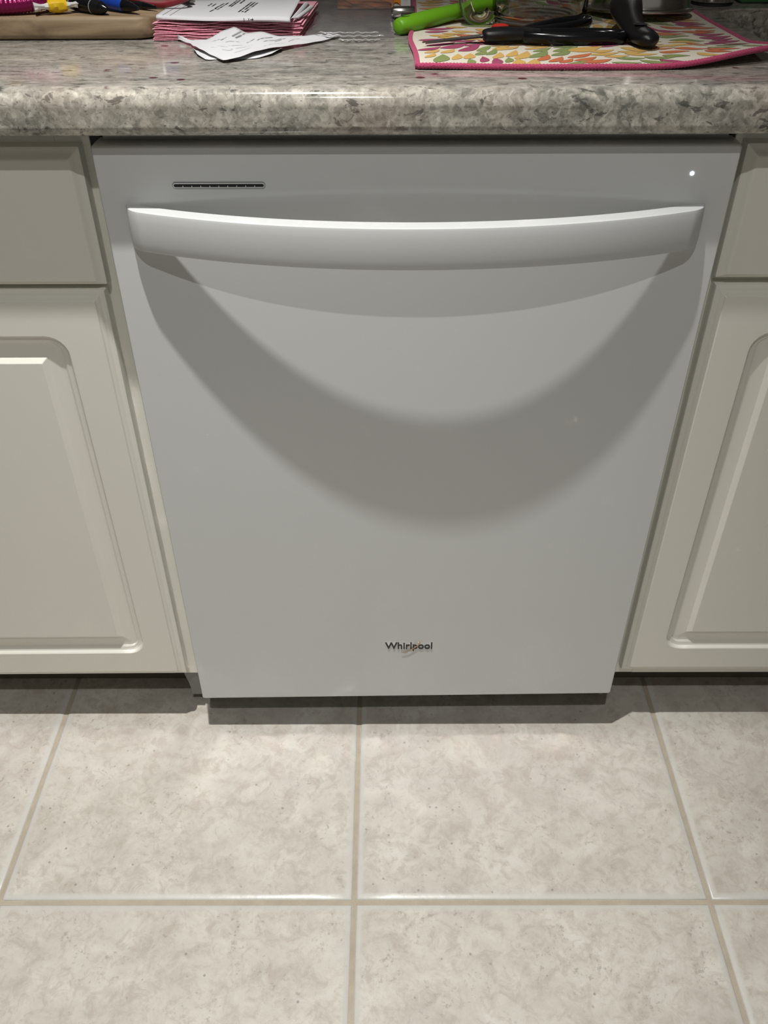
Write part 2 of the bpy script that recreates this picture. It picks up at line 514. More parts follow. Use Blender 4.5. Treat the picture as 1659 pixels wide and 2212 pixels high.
arc = [(YC - RT * math.sin(a), ZC - RT + RT * math.cos(a)) for a in [PI / 2 * k / 12 for k in range(13)]]
arc += [(YF + RBOT - RBOT * math.cos(a), ZBOT + RBOT - RBOT * math.sin(a)) for a in [PI / 2 * k / 10 for k in range(11)]]
arc += [(YC, ZBOT)]
rows = []
for k, (y, z) in enumerate(arc):
    if k == 0: rows.append([ot[0], ot[1]])
    elif k == len(arc) - 1: rows.append([ob[0], ob[1]])
    else: rows.append([bm.verts.new((CX0, y, z)), bm.verts.new((CX1, y, z))])
for a, b in zip(rows, rows[1:]):
    bm.faces.new([a[0], a[1], b[1], b[0]])
bm.faces.new([r[0] for r in rows]); bm.faces.new([r[1] for r in rows][::-1])
ct = obj('countertop', bm, MAT['granite'], None, True, 30, True)
tag(ct, 'polished grey and cream granite countertop with rounded front edge', 'countertop')

# sink basin
bm = bmesh.new()
rings = [[(p[0], p[2], ZC - 2 * RB - 0.001 - d) for p in rrect(SX0 - 0.02 + i, SX1 + 0.02 - i, SY0 - 0.02 + i, SY1 + 0.02 - i, 0.06, 0, 8)]
         for i, d in ((0, 0), (0.018, 0), (0.02, 0.004), (0.024, 0.19), (0.05, 0.205))]
add_loft(bm, rings, cap0=False)
sk = obj('kitchen_sink', bm, MAT['sink'], None, True)
sm = sk.modifiers.new('thick', 'SOLIDIFY'); sm.thickness = 0.0015; sm.offset = -1
tag(sk, 'undermounted steel sink basin in the countertop opening at right', 'sink')

# ------------------------------------------------------------------ base cabinets
def panel_door(x0, x1, z0, z1, z0r=None, yf=0.015, th=0.019):
    """routed raised panel door; z0r: bottom height at the x1 end"""
    P = [  # inset, depth behind the front face, corner radius
        (0.0, th, 0.001), (0.0, 0.0100, 0.001), (0.0015, 0.0062, 0.001), (0.004, 0.0050, 0.001), (0.0065, 0.0046, 0.001), (0.0085, 0.0030, 0.001), (0.0104, 0.0020, 0.001), (0.0110, 0.0016, 0.001), (0.0121, 0.0001, 0.001), (0.0125, 0.0, 0.001),
        (0.0515, 0.0, 0.024), (0.0530, 0.0012, 0.023), (0.0545, 0.0040, 0.022), (0.0565, 0.0050, 0.020), (0.060, 0.0054, 0.016),
        (0.063, 0.0072, 0.010), (0.068, 0.0076, 0.004), (0.0800, 0.0058, 0.001), (0.0853, 0.0010, 0.001), (0.0862, 0.0006, 0.001)]
    rings = [rrect(x0 + i, x1 - i, z0 + i, z1 - i, r, yf + d, 6) for i, d, r in P]
    if z0r is not None:
        s = (z0r - z0) / (x1 - x0)
        rings = [[(x, y, z + s * (x - x0) * (z1 - z) / (z1 - z0)) for x, y, z in r] for r in rings]
    return loft(rings)
def slab_drawer(x0, x1, z0, z1, yf=0.015, th=0.019):
    P = [(0.0, th, 0.001), (0.0, 0.0100, 0.001), (0.001, 0.0062, 0.001), (0.0035, 0.0050, 0.001), (0.006, 0.0042, 0.001), (0.0085, 0.0022, 0.001), (0.0105, 0.0006, 0.001), (0.0125, 0.0, 0.001)]
    return loft([rrect(x0 + i, x1 - i, z0 + i * (0.55 if d > -1 else 1), z1 - i, r, yf + d, 2) for i, d, r in P])
FY = 0.0342          # face frame plane
KT = 0.8722           # cabinet top (just under the granite)
def cabinet(side, label):
    s = -1 if side == 'L' else 1
    if side == 'L': xa, xb = -1.245, -0.3125; zb = 0.093; dz0, dzr = 0.1025, 0.1068; dt = 0.7115; db, dtp = 0.7165, 0.8555
    else: xa, xb = 0.3065, 1.24; zb = 0.093; dz0, dzr = 0.1137, 0.1137; dt = 0.7152; db, dtp = 0.7222, 0.8568
    e = empty('base_cabinet', label, 'cabinet', ((xa + xb) / 2, 0.3, 0))
    mid = (xa + xb) / 2
    fb = bmesh.new()
    for a, b in ((xa, xa + 0.034), (mid - 0.02, mid + 0.02), (xb - 0.034, xb)): add_box(fb, a, b, FY, FY + 0.019, zb, KT, 0.0006, 1)
    for a, b in ((zb, zb + 0.034), (0.695, 0.735), (KT - 0.030, KT)):
        add_box(fb, xa + 0.034, mid - 0.02, FY, FY + 0.019, a, b); add_box(fb, mid + 0.02, xb - 0.034, FY, FY + 0.019, a, b)
    obj('face_frame', fb, MAT['cabinet'], e)
    cb = bmesh.new()
    for a in (xa, xb - 0.016): add_box(cb, a, a + 0.016, FY + 0.0195, 0.62, 0.0935, KT); add_box(cb, a, a + 0.016, 0.104, 0.62, 0.0005, 0.0935)
    add_box(cb, xa + 0.017, xb - 0.017, FY + 0.02, 0.60, 0.1, 0.114)
    add_box(cb, xa + 0.017, xb - 0.017, 0.605, 0.62, 0.1, KT)
    obj('carcass', cb, MAT['cabinside'], e)
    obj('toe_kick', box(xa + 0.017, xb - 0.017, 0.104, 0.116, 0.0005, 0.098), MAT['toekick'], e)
    if side == 'L':
        doors = [(-0.7770, -0.3240), (-1.2345, -0.7810)]
    else:
        doors = [(0.3168, 0.7695), (0.7735, 1.228)]
    for k, (a, b) in enumerate(doors):
        obj('cabinet_door', panel_door(a, b, dz0, dt, dzr if k == 0 else None), MAT['cabinet'], e, True, 24, True)
        inx = 0.003 if side == 'R' and k == 0 else 0.0
        obj('drawer_front', slab_drawer(a - inx, b + (0.0045 if side == 'L' and k == 0 else 0), db, dtp), MAT['cabinet'], e, True, 24, True)
    return e
cl = cabinet('L', 'cream painted base cabinet left of the dishwasher, drawer over raised panel door')
cr = cabinet('R', 'cream painted base cabinet right of the dishwasher, under the sink')
obj('filler_strip', box(-0.3122, -0.3035, FY + 0.003, FY + 0.02, 0.093, 0.196, 0.0008), MAT['cabinet'], cl)
# cut end of the side panel at the toe space, with its routed curve
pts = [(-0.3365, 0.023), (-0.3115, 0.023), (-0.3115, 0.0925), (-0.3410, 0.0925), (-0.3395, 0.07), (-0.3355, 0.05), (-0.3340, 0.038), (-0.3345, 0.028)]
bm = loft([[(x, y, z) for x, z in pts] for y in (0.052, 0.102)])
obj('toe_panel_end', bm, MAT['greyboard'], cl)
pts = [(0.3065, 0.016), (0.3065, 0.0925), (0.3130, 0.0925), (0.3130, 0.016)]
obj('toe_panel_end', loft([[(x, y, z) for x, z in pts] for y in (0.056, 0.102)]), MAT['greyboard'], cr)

# ------------------------------------------------------------------ dishwasher
dw = empty('dishwasher', 'white built-in dishwasher with bowed bar handle between the cream cabinets', 'dishwasher', (0, 0.3, 0))
W = 0.3025
ZT, ZBL, ZBR = 0.862, 0.0746, 0.0844
def door_ring(y, ins, ti):
    x0, x1 = -W + ins, W - ins
    out = []
    r = 0.003
    for cx, cz, a0 in ((x1 - r, ZT - ti - r, 0), (x0 + r, ZT - ti - r, PI / 2), (x0 + r, ZBL + ins + r, PI), (x1 - r, ZBR + ins + r, 1.5 * PI)):
        for k in range(5):
            a = a0 + PI / 2 * k / 4
            out.append((cx + r * math.cos(a), y, cz + r * math.sin(a)))
    return out
obj('door_panel', loft([door_ring(0.030, 0.0, 0.001), door_ring(0.012, 0.0, 0.0006), door_ring(0.0030, 0.0, 0.0010), door_ring(0.0010, 0.0005, 0.0018), door_ring(0.0, 0.0018, 0.0032)]), MAT['white'], dw, True, 60, True)
# top rim and dark console behind
obj('top_rim', box(-W + 0.004, W - 0.004, 0.0305, 0.036, 0.845, 0.8635, 0.001), MAT['white'], dw)
obj('control_console', box(-W + 0.006, W - 0.006, 0.0365, 0.075, 0.80, 0.860, 0.002), MAT['blackg'], dw)
obj('tub', box(-0.2985, 0.2985, 0.0762, 0.60, 0.105, 0.866, 0.004), MAT['black'], dw)
for a, b in ((-0.3118, -0.3030), (0.3030, 0.3060)):
    obj('dark_gap_strip', box(a, b, 0.036, 0.050, 0.200, 0.868), MAT['black'], dw)  # added black strip standing in for the dark of the gap beside the door
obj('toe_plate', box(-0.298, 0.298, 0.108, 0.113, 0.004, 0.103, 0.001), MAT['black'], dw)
for sx in (-1, 1):
    for yy in (0.135, 0.56):
        obj('levelling_foot', lathe([(0.018, 0.0005), (0.018, 0.006), (0.006, 0.008), (0.006, 0.1048)], sx * 0.26, yy, 16), MAT['black'], dw, True)

# bowed handle
def pout(x): return max(0.057 - 0.50 * x * x - 0.95 * x ** 4, 0.0)
HX = 0.2790
xs = []
for k in range(97): xs.append(-HX + 0.015 + 2 * (HX - 0.015) * k / 96)
xs = [-HX + 0.015 * k / 8 for k in range(8)] + xs + [HX - 0.015 * (7 - k) / 8 for k in range(8)]
rings = []
for x in xs:
    ax = abs(x)
    p = pout(x)
    u = (HX - ax) / 0.0150
    if u < 1: p = p * math.sqrt(max(1 - (1 - u) ** 2, 0)) * 0.94 + p * 0.06
    q = max(min(pout(x), p) - 0.0162, 0.0)
    zt = 0.8038 + 0.0027 * (ax / HX) ** 2
    zb = 0.7628 + 0.0034 * (ax / HX) ** 2
    prof = []
    # outer face, gently convex with small radii top and bottom
    f = min(p, 0.003)
    prof.append((0.0 - q, zb + 0.0))
    prof.append((-(p - f), zb))
    prof.append((-(p - f * 0.3), zb + 0.0009))
    prof.append((-p + f * 0.05, zb + 0.0032))
    for t in (0.25, 0.5, 0.75):
        prof.append((-p - 0.0012 * math.sin(PI * t), zb + (zt - zb) * t))
    prof.append((-p + f * 0.05, zt - 0.0032))
    prof.append((-(p - f * 0.3), zt - 0.0009))
    prof.append((-(p - f), zt))
    prof.append((0.0 - q, zt))
    rings.append([(x, y - 0.0003, z) for y, z in prof])
obj('handle', loft(rings), MAT['whiteh'], dw, True, 35, True)

# steam vent
ve = obj('steam_vent', loft([rrect(-0.2312, -0.1430, 0.8222, 0.8281, 0.0029, y, 8) for y in (-0.0003, -0.0006)]), plain('vent_edge', (0.08, 0.08, 0.085), 0.5), dw)
obj('vent_bezel', loft([rrect(-0.2308, -0.1434, 0.8226, 0.8277, 0.0025, y, 8) for y in (-0.0005, -0.0010)]), MAT['white'], ve)
obj('vent_slot', loft([rrect(-0.2298, -0.1444, 0.8238, 0.8265, 0.0013, y, 8) for y in (-0.0008, -0.0012)]), MAT['black'], ve)
for k in range(9):
    x = -0.2298 + 0.0854 * (k + 1) / 10
    obj('vent_slat', box(x - 0.0004, x + 0.0004, -0.0016, -0.0011, 0.8238, 0.8251), MAT['white'], ve)
obj('indicator_light', loft([[(0.2604 + r * math.cos(2 * PI * k / 16), y, 0.8348 + r * math.sin(2 * PI * k / 16)) for k in range(16)] for r, y in ((0.0019, -0.0001), (0.0019, -0.0005), (0.0015, -0.0007))]), MAT['led'], dw)

def text_mesh(body, size, extrude, name, bold=0.0):
    c = bpy.data.curves.new(name + '_curve', 'FONT')
    c.body = body; c.size = size; c.extrude = extrude; c.resolution_u = 4; c.align_x = 'CENTER'; c.offset = bold
    o = link(bpy.data.objects.new(name + '_tmp', c))
    dg = bpy.context.evaluated_depsgraph_get()
    dg.update()
    me = bpy.data.meshes.new_from_object(o.evaluated_get(dg))
    bpy.data.objects.remove(o, do_unlink=True)
    bm = bmesh.new(); bm.from_mesh(me)
    bpy.data.meshes.remove(me)
    return bm
def fit(bm, x0, x1, z0, z1, y, sy=1.0):
    xs_ = [v.co.x for v in bm.verts]; ys_ = [v.co.y for v in bm.verts]
    ax, bx, ay, by = min(xs_), max(xs_), min(ys_), max(ys_)
    for v in bm.verts:
        v.co = ((v.co.x - ax) / (bx - ax) * (x1 - x0) + x0, y - v.co.z * sy, (v.co.y - ay) / (by - ay) * (z1 - z0) + z0)
    return bm
lt = text_mesh('Whirlpool', 0.02, 0.0004, 'logo', 0.00032)
for v in lt.verts: v.co.x *= 1.0
fit(lt, -0.0305, 0.0357, 0.1785, 0.1955, -0.0007)
obj('brand_lettering', lt, MAT['ink'], dw)
lt2 = text_mesh('Whirlpool', 0.02, 0.0002, 'logo_edge', 0.0006)
fit(lt2, -0.0310, 0.0362, 0.1783, 0.1962, -0.0003)
obj('lettering_edge', lt2, MAT['silver'], dw)
ringp = []
for k in range(48):
    a = 2 * PI * k / 48
    if 0.55 < a / (2 * PI) < 0.86: pass
    ex, ez = 0.0160 * math.cos(a), 0.0040 * math.sin(a)
    t = math.radians(38)
    ringp.append((0.0053 + ex * math.cos(t) - ez * math.sin(t), -0.0016, 0.1866 + ex * math.sin(t) + ez * math.cos(t)))
seg = [ringp[(k + 22) % 48] for k in range(44)]
obj('logo_swoosh', tube(seg, [(0.0002 + 0.0007 * math.sin(PI * min(i / 30, 1)), 0.0003) for i in range(44)], n=6, upv=Vector((0, 1, 0))), MAT['tan'], dw, True)

# ------------------------------------------------------------------ wooden board with its clutter
Z1 = 0.936
bm = bmesh.new()
def board_ring(z, ins):
    c = [(-0.83, 0.197), (-0.275, 0.197), (-0.245, 0.50), (-0.83, 0.50)]
    out = []
    base = rrect(-0.83 + ins, -0.272 - ins, 0.197 + ins, 0.50 - ins, 0.024, 0, 8)
    return [(x + 0.10 * (y - 0.197) if x > -0.5 else x, y, z) for x, _, y in base]
add_loft(bm, [board_ring(0.9148, 0.003), board_ring(0.9165, 0.0006), board_ring(0.920, 0), board_ring(0.9325, 0), board_ring(0.935, 0.001), board_ring(Z1, 0.0035)])
bd = obj('wooden_board', bm, MAT['wood'], None, True, 60)
tag(bd, 'thick worn wooden board with rounded corner at the left end of the counter', 'cutting board')

# magenta ribbed loop
pts = smoothpts([(-0.52, 0.235, 0), (-0.475, 0.214, 0), (-0.44, 0.209, 0), (-0.41, 0.214, 0.001), (-0.392, 0.225, 0.003), (-0.389, 0.240, 0.005), (-0.40, 0.252, 0.006), (-0.43, 0.257, 0.006), (-0.47, 0.262, 0.006), (-0.52, 0.268, 0.006)], 22)
r0 = 0.0085
pts = [(x, y, Z1 + r0 + 0.0006 + z) for x, y, z in pts]
m_ = len(pts)
bm = tube(pts, [((r0, r0) if i % 3 else (r0 * 0.93, r0 * 0.93)) for i in range(m_)], n=14)
o = obj('foil_loop', bm, MAT['magenta'], None, True, 70)
tag(o, 'shiny magenta ribbed metallic loop on the wooden board', 'trinket')

def candy(cx, cy, ang, L, r, label, z=0.0):
    e = empty('wrapped_candy', label, 'candy', (cx, cy, Z1 + z), 'wrapped candies on the wooden board')
    R_ = Matrix.Rotation(ang, 4, 'Z')
    def T_(p):
        q = R_ @ Vector(p); return (q.x + cx, q.y + cy, q.z + Z1 + z + 0.0008)
    rg = random.Random(int(abs(cx) * 1e4))
    rings = []
    for k in range(9):
        t = k / 8
        x = -L / 2 + L * t
        rr = r * (0.75 + 0.25 * math.sin(PI * t))
        rings.append([T_((x, rr * (1 + 0.10 * rg.uniform(-1, 1)) * math.cos(a), r + rr * 0.95 * (1 + 0.05 * rg.uniform(-1, 1)) * math.sin(a))) for a in [2 * PI * j / 12 for j in range(12)]])
    obj('candy_body', loft(rings), MAT['yellow'], e, True, 30)
    for s in (-1, 1):
        rings = []
        for k in range(5):
            t = k / 4
            rr = r * (0.72 - 0.45 * math.sin(PI * min(t * 1.6, 1) * 0.5) + 0.75 * t * t)
            rings.append([T_((s * (L / 2 + 0.0145 * t), rr * (1 + 0.22 * math.cos(4 * a + k)) * math.cos(a), r + rr * 0.62 * (1 + 0.22 * math.sin(5 * a)) * math.sin(a))) for a in [2 * PI * j / 14 for j in range(14)]])
        obj('twisted_end', loft(rings), MAT['whitew'], e, True, 30)
    return e
candy(-0.449, 0.240, math.radians(-28), 0.024, 0.0070, 'yellow and silver wrapped candy lying across the magenta loop', 0.019)
candy(-0.3765, 0.2155, math.radians(24), 0.019, 0.0072, 'yellow wrapped candy with silvery end, nearest the black marker')
candy(-0.392, 0.272, math.radians(-35), 0.022, 0.0078, 'yellow wrapped candy partly hidden behind the magenta loop')

def pen(name, a, b, r, mats, label, cat, clip=True, taper=True, ring=None):
    a, b = Vector(a), Vector(b)
    e = empty(name, label, cat, a)
    d = (b - a)
    L = d.length; d.normalize()
    def seg_(t0, t1, rr): return [a + d * L * (t0 + (t1 - t0) * k / (len(rr) - 1)) for k in range(len(rr))], rr
    p, rr = seg_(0, 0.62, [r * 0.85, r, r, r, r])
    obj('barrel', tube(p, rr, n=14), mats[0], e, True)
    p, rr = seg_(0.6202, 0.84, [r * 1.06, r * 1.06, r * 0.98])
    obj('grip', tube(p, rr, n=14), mats[1], e, True)
    p, rr = seg_(0.8402, 1.0, [r * 0.95, r * 0.8, r * 0.55, r * 0.25])
    obj('tip', tube(p, rr, n=14), mats[2], e, True)
    if ring:
        p, rr = seg_(0.605, 0.618, [r * 1.1, r * 1.1]); obj('ring', tube(p, rr, n=14), ring, e, True)
    if clip:
        s = Vector((0, 0, 1))
        obj('clip', tube([a + d * L * 0.02 + s * r * 1.1, a + d * L * 0.1 + s * r * 1.5, a + d * L * 0.38 + s * r * 1.35], [(0.0018, 0.0009)] * 3, n=6), mats[0], e, True)
    return e
pen('marker_pen', (-0.398, 0.292, Z1 + 0.0130), (-0.2895, 0.2090, Z1 + 0.0058), 0.0066, (MAT['blue'], MAT['blue'], MAT['blackg']), 'blue ballpoint pen with black tip lying on the wooden board', 'pen')
pen('marker_pen', (-0.366, 0.2335, Z1 + 0.0074), (-0.3215, 0.2060, Z1 + 0.0062), 0.0066, (MAT['blackg'], MAT['blackp'], MAT['blackg']), 'thick black marker with silver ring, in front of the blue pen', 'pen', clip=False, ring=MAT['silver'])
pen('marker_pen', (-0.372, 0.300, Z1 + 0.0050), (-0.2745, 0.2290, Z1 + 0.0042), 0.0036, (MAT['blackg'], MAT['blackp'], MAT['blackg']), 'slim black pen behind the blue pen, under the white tube', 'pen')
# white tube with a blue cap
e = empty('glue_stick', 'white plastic tube with dark blue cap lying behind the pens', 'tube', (-0.3, 0.285, Z1))
A, B = Vector((-0.346, 0.2870, Z1 + 0.0165)), Vector((-0.2800, 0.2690, Z1 + 0.0155))
d = (B - A)
obj('tube_body', tube([A, A + d * .04, A + d * .96, B], [0.0085, 0.0100, 0.0100, 0.0085], n=20), MAT['whitew'], e, True)
obj('cap', tube([B + d * .01, B + d * 0.04, B + d * 0.22], [0.0082, 0.0086, 0.0080], n=20), MAT['blue'], e, True)
# red band
pts = smoothpts([(-0.330, 0.268, Z1 + 0.030), (-0.316, 0.256, Z1 + 0.0165), (-0.302, 0.2500, Z1 + 0.0085), (-0.287, 0.2470, Z1 + 0.0050), (-0.268, 0.2465, Z1 + 0.0048), (-0.251, 0.2485, Z1 + 0.0085), (-0.2445, 0.2570, Z1 + 0.0110), (-0.252, 0.2700, Z1 + 0.0115), (-0.262, 0.290, Z1 + 0.012)], 8)
o = obj('red_strap', tube(pts, [(0.0028, 0.0036)] * len(pts), n=10), MAT['red'], None, True)
tag(o, 'dark red rubber strap draped over the corner of the wooden board', 'strap')
# clip with beige lever
e = empty('nail_clipper', 'small clipper with beige lever lying beyond the red strap', 'clipper', (-0.245, 0.29, Z1))
obj('lever', tube([(-0.272, 0.322, Z1 + 0.016), (-0.258, 0.300, Z1 + 0.0155), (-0.2445, 0.276, Z1 + 0.0065)], [(0.0045, 0.0014), (0.0042, 0.0014), (0.0026, 0.001)], n=8), MAT['beige'], e, True)
obj('jaw', tube([(-0.270, 0.315, Z1 + 0.0035), (-0.256, 0.292, Z1 + 0.0035), (-0.2435, 0.272, Z1 + 0.0035)], [(0.0052, 0.0016), (0.005, 0.0016), (0.0036, 0.0012)], n=8), MAT['blade'], e, True)
# dark thing behind the board clutter and napkins
o = obj('black_pouch', box(-0.50, -0.135, 0.365, 0.47, Z1 + 0.002, 1.03, 0.018, 4), MAT['black'], None, True, 60)
tag(o, 'black cloth case standing behind the wooden board and napkins', 'case')

# ------------------------------------------------------------------ pink napkins
def napkin(z, k, rg, top=False):
    NX, NY = 22, 9
    x0 = -0.2735 + rg.uniform(-0.0022, 0.0022); x1 = -0.1175 + rg.uniform(-0.002, 0.002)
    y0 = 0.1935 + 0.00055 * k + rg.uniform(-0.0016, 0.0016); y1 = 0.343
    ph = rg.uniform(0, 6); ph2 = rg.uniform(0, 6)
    th = 0.00118
    am = 0.00030 + 0.00005 * k
    bm = bmesh.new()
    def srf(u, v, s):
        x = x0 + (x1 - x0) * u + 0.10 * 0.0 + 0.008 * v
        y = y0 + (y1 - y0) * v + 0.0007 * math.sin(u * 17 + ph) * (1 - v)
        edge = (1 - v) ** 3
        zz = z + am * (math.sin(u * 14 + ph) * 0.7 + math.sin(u * 33 + ph2) * 0.35) * (0.25 + edge)
        zz += 0.0011 * math.exp(-((u - 0.55) / 0.12) ** 2) * edge * (k / 14)
        zz += s * th * 0.5 * (1 if 0 < u < 1 and 0 < v < 1 else 0.35)
        return (x, y, zz)
    top_ = [[bm.verts.new(srf(i / NX, j / NY, 1)) for i in range(NX + 1)] for j in range(NY + 1)]
    bot_ = [[bm.verts.new(srf(i / NX, j / NY, -1)) for i in range(NX + 1)] for j in range(NY + 1)]
    for g, s in ((top_, 1), (bot_, -1)):
        for j in range(NY):
            for i in range(NX):
                bm.faces.new([g[j][i], g[j][i + 1], g[j + 1][i + 1], g[j + 1][i]])
    per = [(j, i) for j, i in [(0, i) for i in range(NX)] + [(j, NX) for j in range(NY)] + [(NY, i) for i in range(NX, 0, -1)] + [(j, 0) for j in range(NY, 0, -1)]]
    for a, b in zip(per, per[1:] + per[:1]):
        bm.faces.new([top_[a[0]][a[1]], top_[b[0]][b[1]], bot_[b[0]][b[1]], bot_[a[0]][a[1]]])
    return bm
rg = random.Random(8)
NN = 12
for k in range(NN):
    o = obj('paper_napkin', napkin(0.9152 + 0.00128 * k, k, rg), MAT['pink'], None, True, 70)
    lab = 'topmost folded pink paper napkin, just under the white printed sheet' if k == NN - 1 else (
        'lowest folded pink paper napkin, flat on the granite' if k == 0 else 'folded pink paper napkin in the middle of the stack')
    tag(o, lab, 'napkin', 'stack of pink paper napkins')

# printed sheet folded on top of the napkins
sh = empty('printed_sheet', 'white printed paper folded flat on top of the pink napkins', 'paper', (-0.2, 0.26, 0.932))
ZS = 0.9152 + 0.00128 * NN + 0.0010
NX = 40
bm = bmesh.new()
rings = []
def sheet_top(u, v):
    x = -0.2705 + 0.143 * u + 0.004 * v
    y = 0.2045 + 0.116 * v - 0.016 * u * (1 - v) - 0.000
    z = ZS + 0.0042 + 0.0022 * math.exp(-((u - 0.55) / 0.22) ** 2) * v + 0.004 * (u ** 6) * v
    z += 0.0008 * math.sin(7 * u + 2) * (1 - v)
    return Vector((x, y, z))
for i in range(NX + 1):
    u = i / NX
    r = []
    for v in (0.0, 0.06, 0.2, 0.4, 0.6, 0.8, 1.0): r.append(sheet_top(u, v))
    # front fold and the lower layer
    f = sheet_top(u, 0)
    fold = [Vector((f.x, f.y - 0.0022, f.z - 0.0012)), Vector((f.x, f.y - 0.0026, f.z - 0.0026)), Vector((f.x, f.y - 0.0010, ZS + 0.0006 + 0.0002 * math.sin(9 * u))),
            Vector((f.x, f.y + 0.03, ZS + 0.0004)), Vector((f.x, f.y + 0.10, ZS + 0.0004))]
    rings.append([*reversed(fold), *r])
add_loft(bm, rings, closed=False)
o = obj('folded_sheet', bm, MAT['paper'], sh, True, 60)
sm = o.modifiers.new('thick', 'SOLIDIFY'); sm.thickness = 0.00025; sm.offset = 0
# curled flaps at the right end
for (xa, ya, za, xb, yb, zb_, hh) in ((-0.1285, 0.190, 0.001, -0.1190, 0.262, 0.004, 0.0045), (-0.1260, 0.196, 0.001, -0.1130, 0.255, 0.003, 0.003)):
    rings = []
    for k in range(9):
        t = k / 8
        x = xa + (xb - xa) * t; y = ya + (yb - ya) * t
        rings.append([(x + 0.006 * s, y + 0.010 * s, ZS + za + (zb_ - za) * t + hh * math.sin(PI * (0.15 + 0.85 * s)) * (0.6 + 0.4 * t)) for s in (0, 0.25, 0.5, 0.75, 1.0)])
    bm = bmesh.new(); add_loft(bm, rings, closed=False)
    o = obj('curled_flap', bm, MAT['paper'], sh, True)
    sm = o.modifiers.new('thick', 'SOLIDIFY'); sm.thickness = 0.00025
# print: short slanted lines of unreadable type
bm = bmesh.new()
rg = random.Random(3)
def mark(u0, v0, u1, v1, wd, fn, lift=0.0004):
    n_ = max(2, int(math.hypot((u1 - u0) * 0.143, (v1 - v0) * 0.125) / 0.0012))
    for k in range(n_):
        if rg.random() < 0.18: continue
        t0, t1 = k / n_, (k + 0.72) / n_
        ps = []
        for t, s in ((t0, -1), (t1, -1), (t1, 1), (t0, 1)):
            u = u0 + (u1 - u0) * t + s * wd * 0.5; v = v0 + (v1 - v0) * t
            p = fn(u, v); ps.append(bm.verts.new(p + Vector((0, 0, lift))))
        bm.faces.new(ps)
for (u0, v0, u1, v1) in ((0.30, 0.55, 0.31, 0.68), (0.335, 0.52, 0.345, 0.66), (0.36, 0.26, 0.385, 0.42), (0.375, 0.42, 0.41, 0.66), (0.40, 0.34, 0.44, 0.68), (0.47, 0.5, 0.495, 0.78),
                         (0.49, 0.48, 0.52, 0.8), (0.54, 0.62, 0.56, 0.84), (0.585, 0.22, 0.625, 0.70), (0.612, 0.22, 0.65, 0.68), (0.635, 0.2, 0.675, 0.66)):
    mark(u0, v0, u1, v1, 0.014, sheet_top)
obj('printed_text', bm, MAT['ink'], sh)
bm = bmesh.new()
for (u, ) in ((0.045,), (0.10,)):
    for k in range(24):
        v0, v1 = k / 24 * 0.9, (k + 1) / 24 * 0.9
        ps = [bm.verts.new(sheet_top(uu, v) + Vector((0, 0, 0.0004))) for uu, v in ((u + 0.04 * v0, v0), (u + 0.0035 + 0.04 * v0, v0), (u + 0.0035 + 0.04 * v1, v1), (u + 0.04 * v1, v1))]
        bm.faces.new(ps)
obj('ruled_line', bm, MAT['greyink'], sh)
bm = bmesh.new()
for (du, dz, w_, h_) in ((0, 0.0004, 0.0006, 0.0042), (0.0185, 0.0004, 0.0006, 0.0042), (0.005, 0.0008, 0.0007, 0.0024), (0.009, 0.0008, 0.0007, 0.0024), (0.007, 0.0018, 0.0036, 0.0006)):
    x = -0.1765 + du
    y = 0.1905
    add_box(bm, x, x + w_, y - 0.0003 - 0.0, y + 0.0002, ZS + 0.0006 + dz, ZS + 0.0006 + dz + min(h_, 0.0030))
obj('printed_letter', bm, MAT['ink'], sh)

# ------------------------------------------------------------------ receipts
def interp(tab, x):
    for (a, b), (c, d) in zip(tab, tab[1:]):
        if x <= c:
            t = (x - a) / (c - a); t = t * t * (3 - 2 * t) * 0.5 + t * 0.5
            return b + (d - b) * t
    return tab[-1][1]
front = [(-0.248, 0.1900), (-0.232, 0.168), (-0.222, 0.142), (-0.212, 0.122), (-0.198, 0.103), (-0.183, 0.080), (-0.170, 0.088), (-0.155, 0.112), (-0.137, 0.133), (-0.115, 0.158), (-0.098, 0.176), (-0.077, 0.205)]
back = [(-0.248, 0.1915), (-0.230, 0.176), (-0.214, 0.172), (-0.200, 0.186), (-0.188, 0.188), (-0.175, 0.180), (-0.160, 0.182), (-0.140, 0.180), (-0.115, 0.188), (-0.100, 0.200), (-0.088, 0.214), (-0.077, 0.207)]
lift = [(-0.248, 0.004), (-0.232, 0.0015), (-0.214, 0.003), (-0.196, 0.0095), (-0.186, 0.0120), (-0.172, 0.0075), (-0.158, 0.0085), (-0.140, 0.0045), (-0.11, 0.003), (-0.077, 0.0012)]
def rec_s(u, v):
    x = -0.248 + 0.171 * u
    yf, yb = interp(front, x), interp(back, x)
    y = yf + (yb - yf) * v
    z = 0.9150 + interp(lift, x) * (v ** 1.3) + 0.0032 * math.exp(-((x + 0.150) / 0.03) ** 2) * (1 - v) ** 2 + 0.0028 * math.exp(-((x + 0.214) / 0.014) ** 2) * (1 - v)
    z += 0.0007 * math.sin(38 * u + 9 * v) * v * (1 - v) * 2 + 0.0012
    return Vector((x, y, z))
def grid_bm(fn, nx, ny):
    bm = bmesh.new()
    add_loft(bm, [[fn(i / nx, j / ny) for j in range(ny + 1)] for i in range(nx + 1)], closed=False)
    return bm
rc = empty('paper_receipt', 'crumpled white till receipt with faint print, in front of the pink napkins', 'receipt', (-0.17, 0.15, 0.915))
o = obj('receipt_paper', grid_bm(rec_s, 56, 14), MAT['paper'], rc, True, 80)
o.modifiers.new('thick', 'SOLIDIFY').thickness = 0.00018
bm = bmesh.new()
rg = random.Random(5)
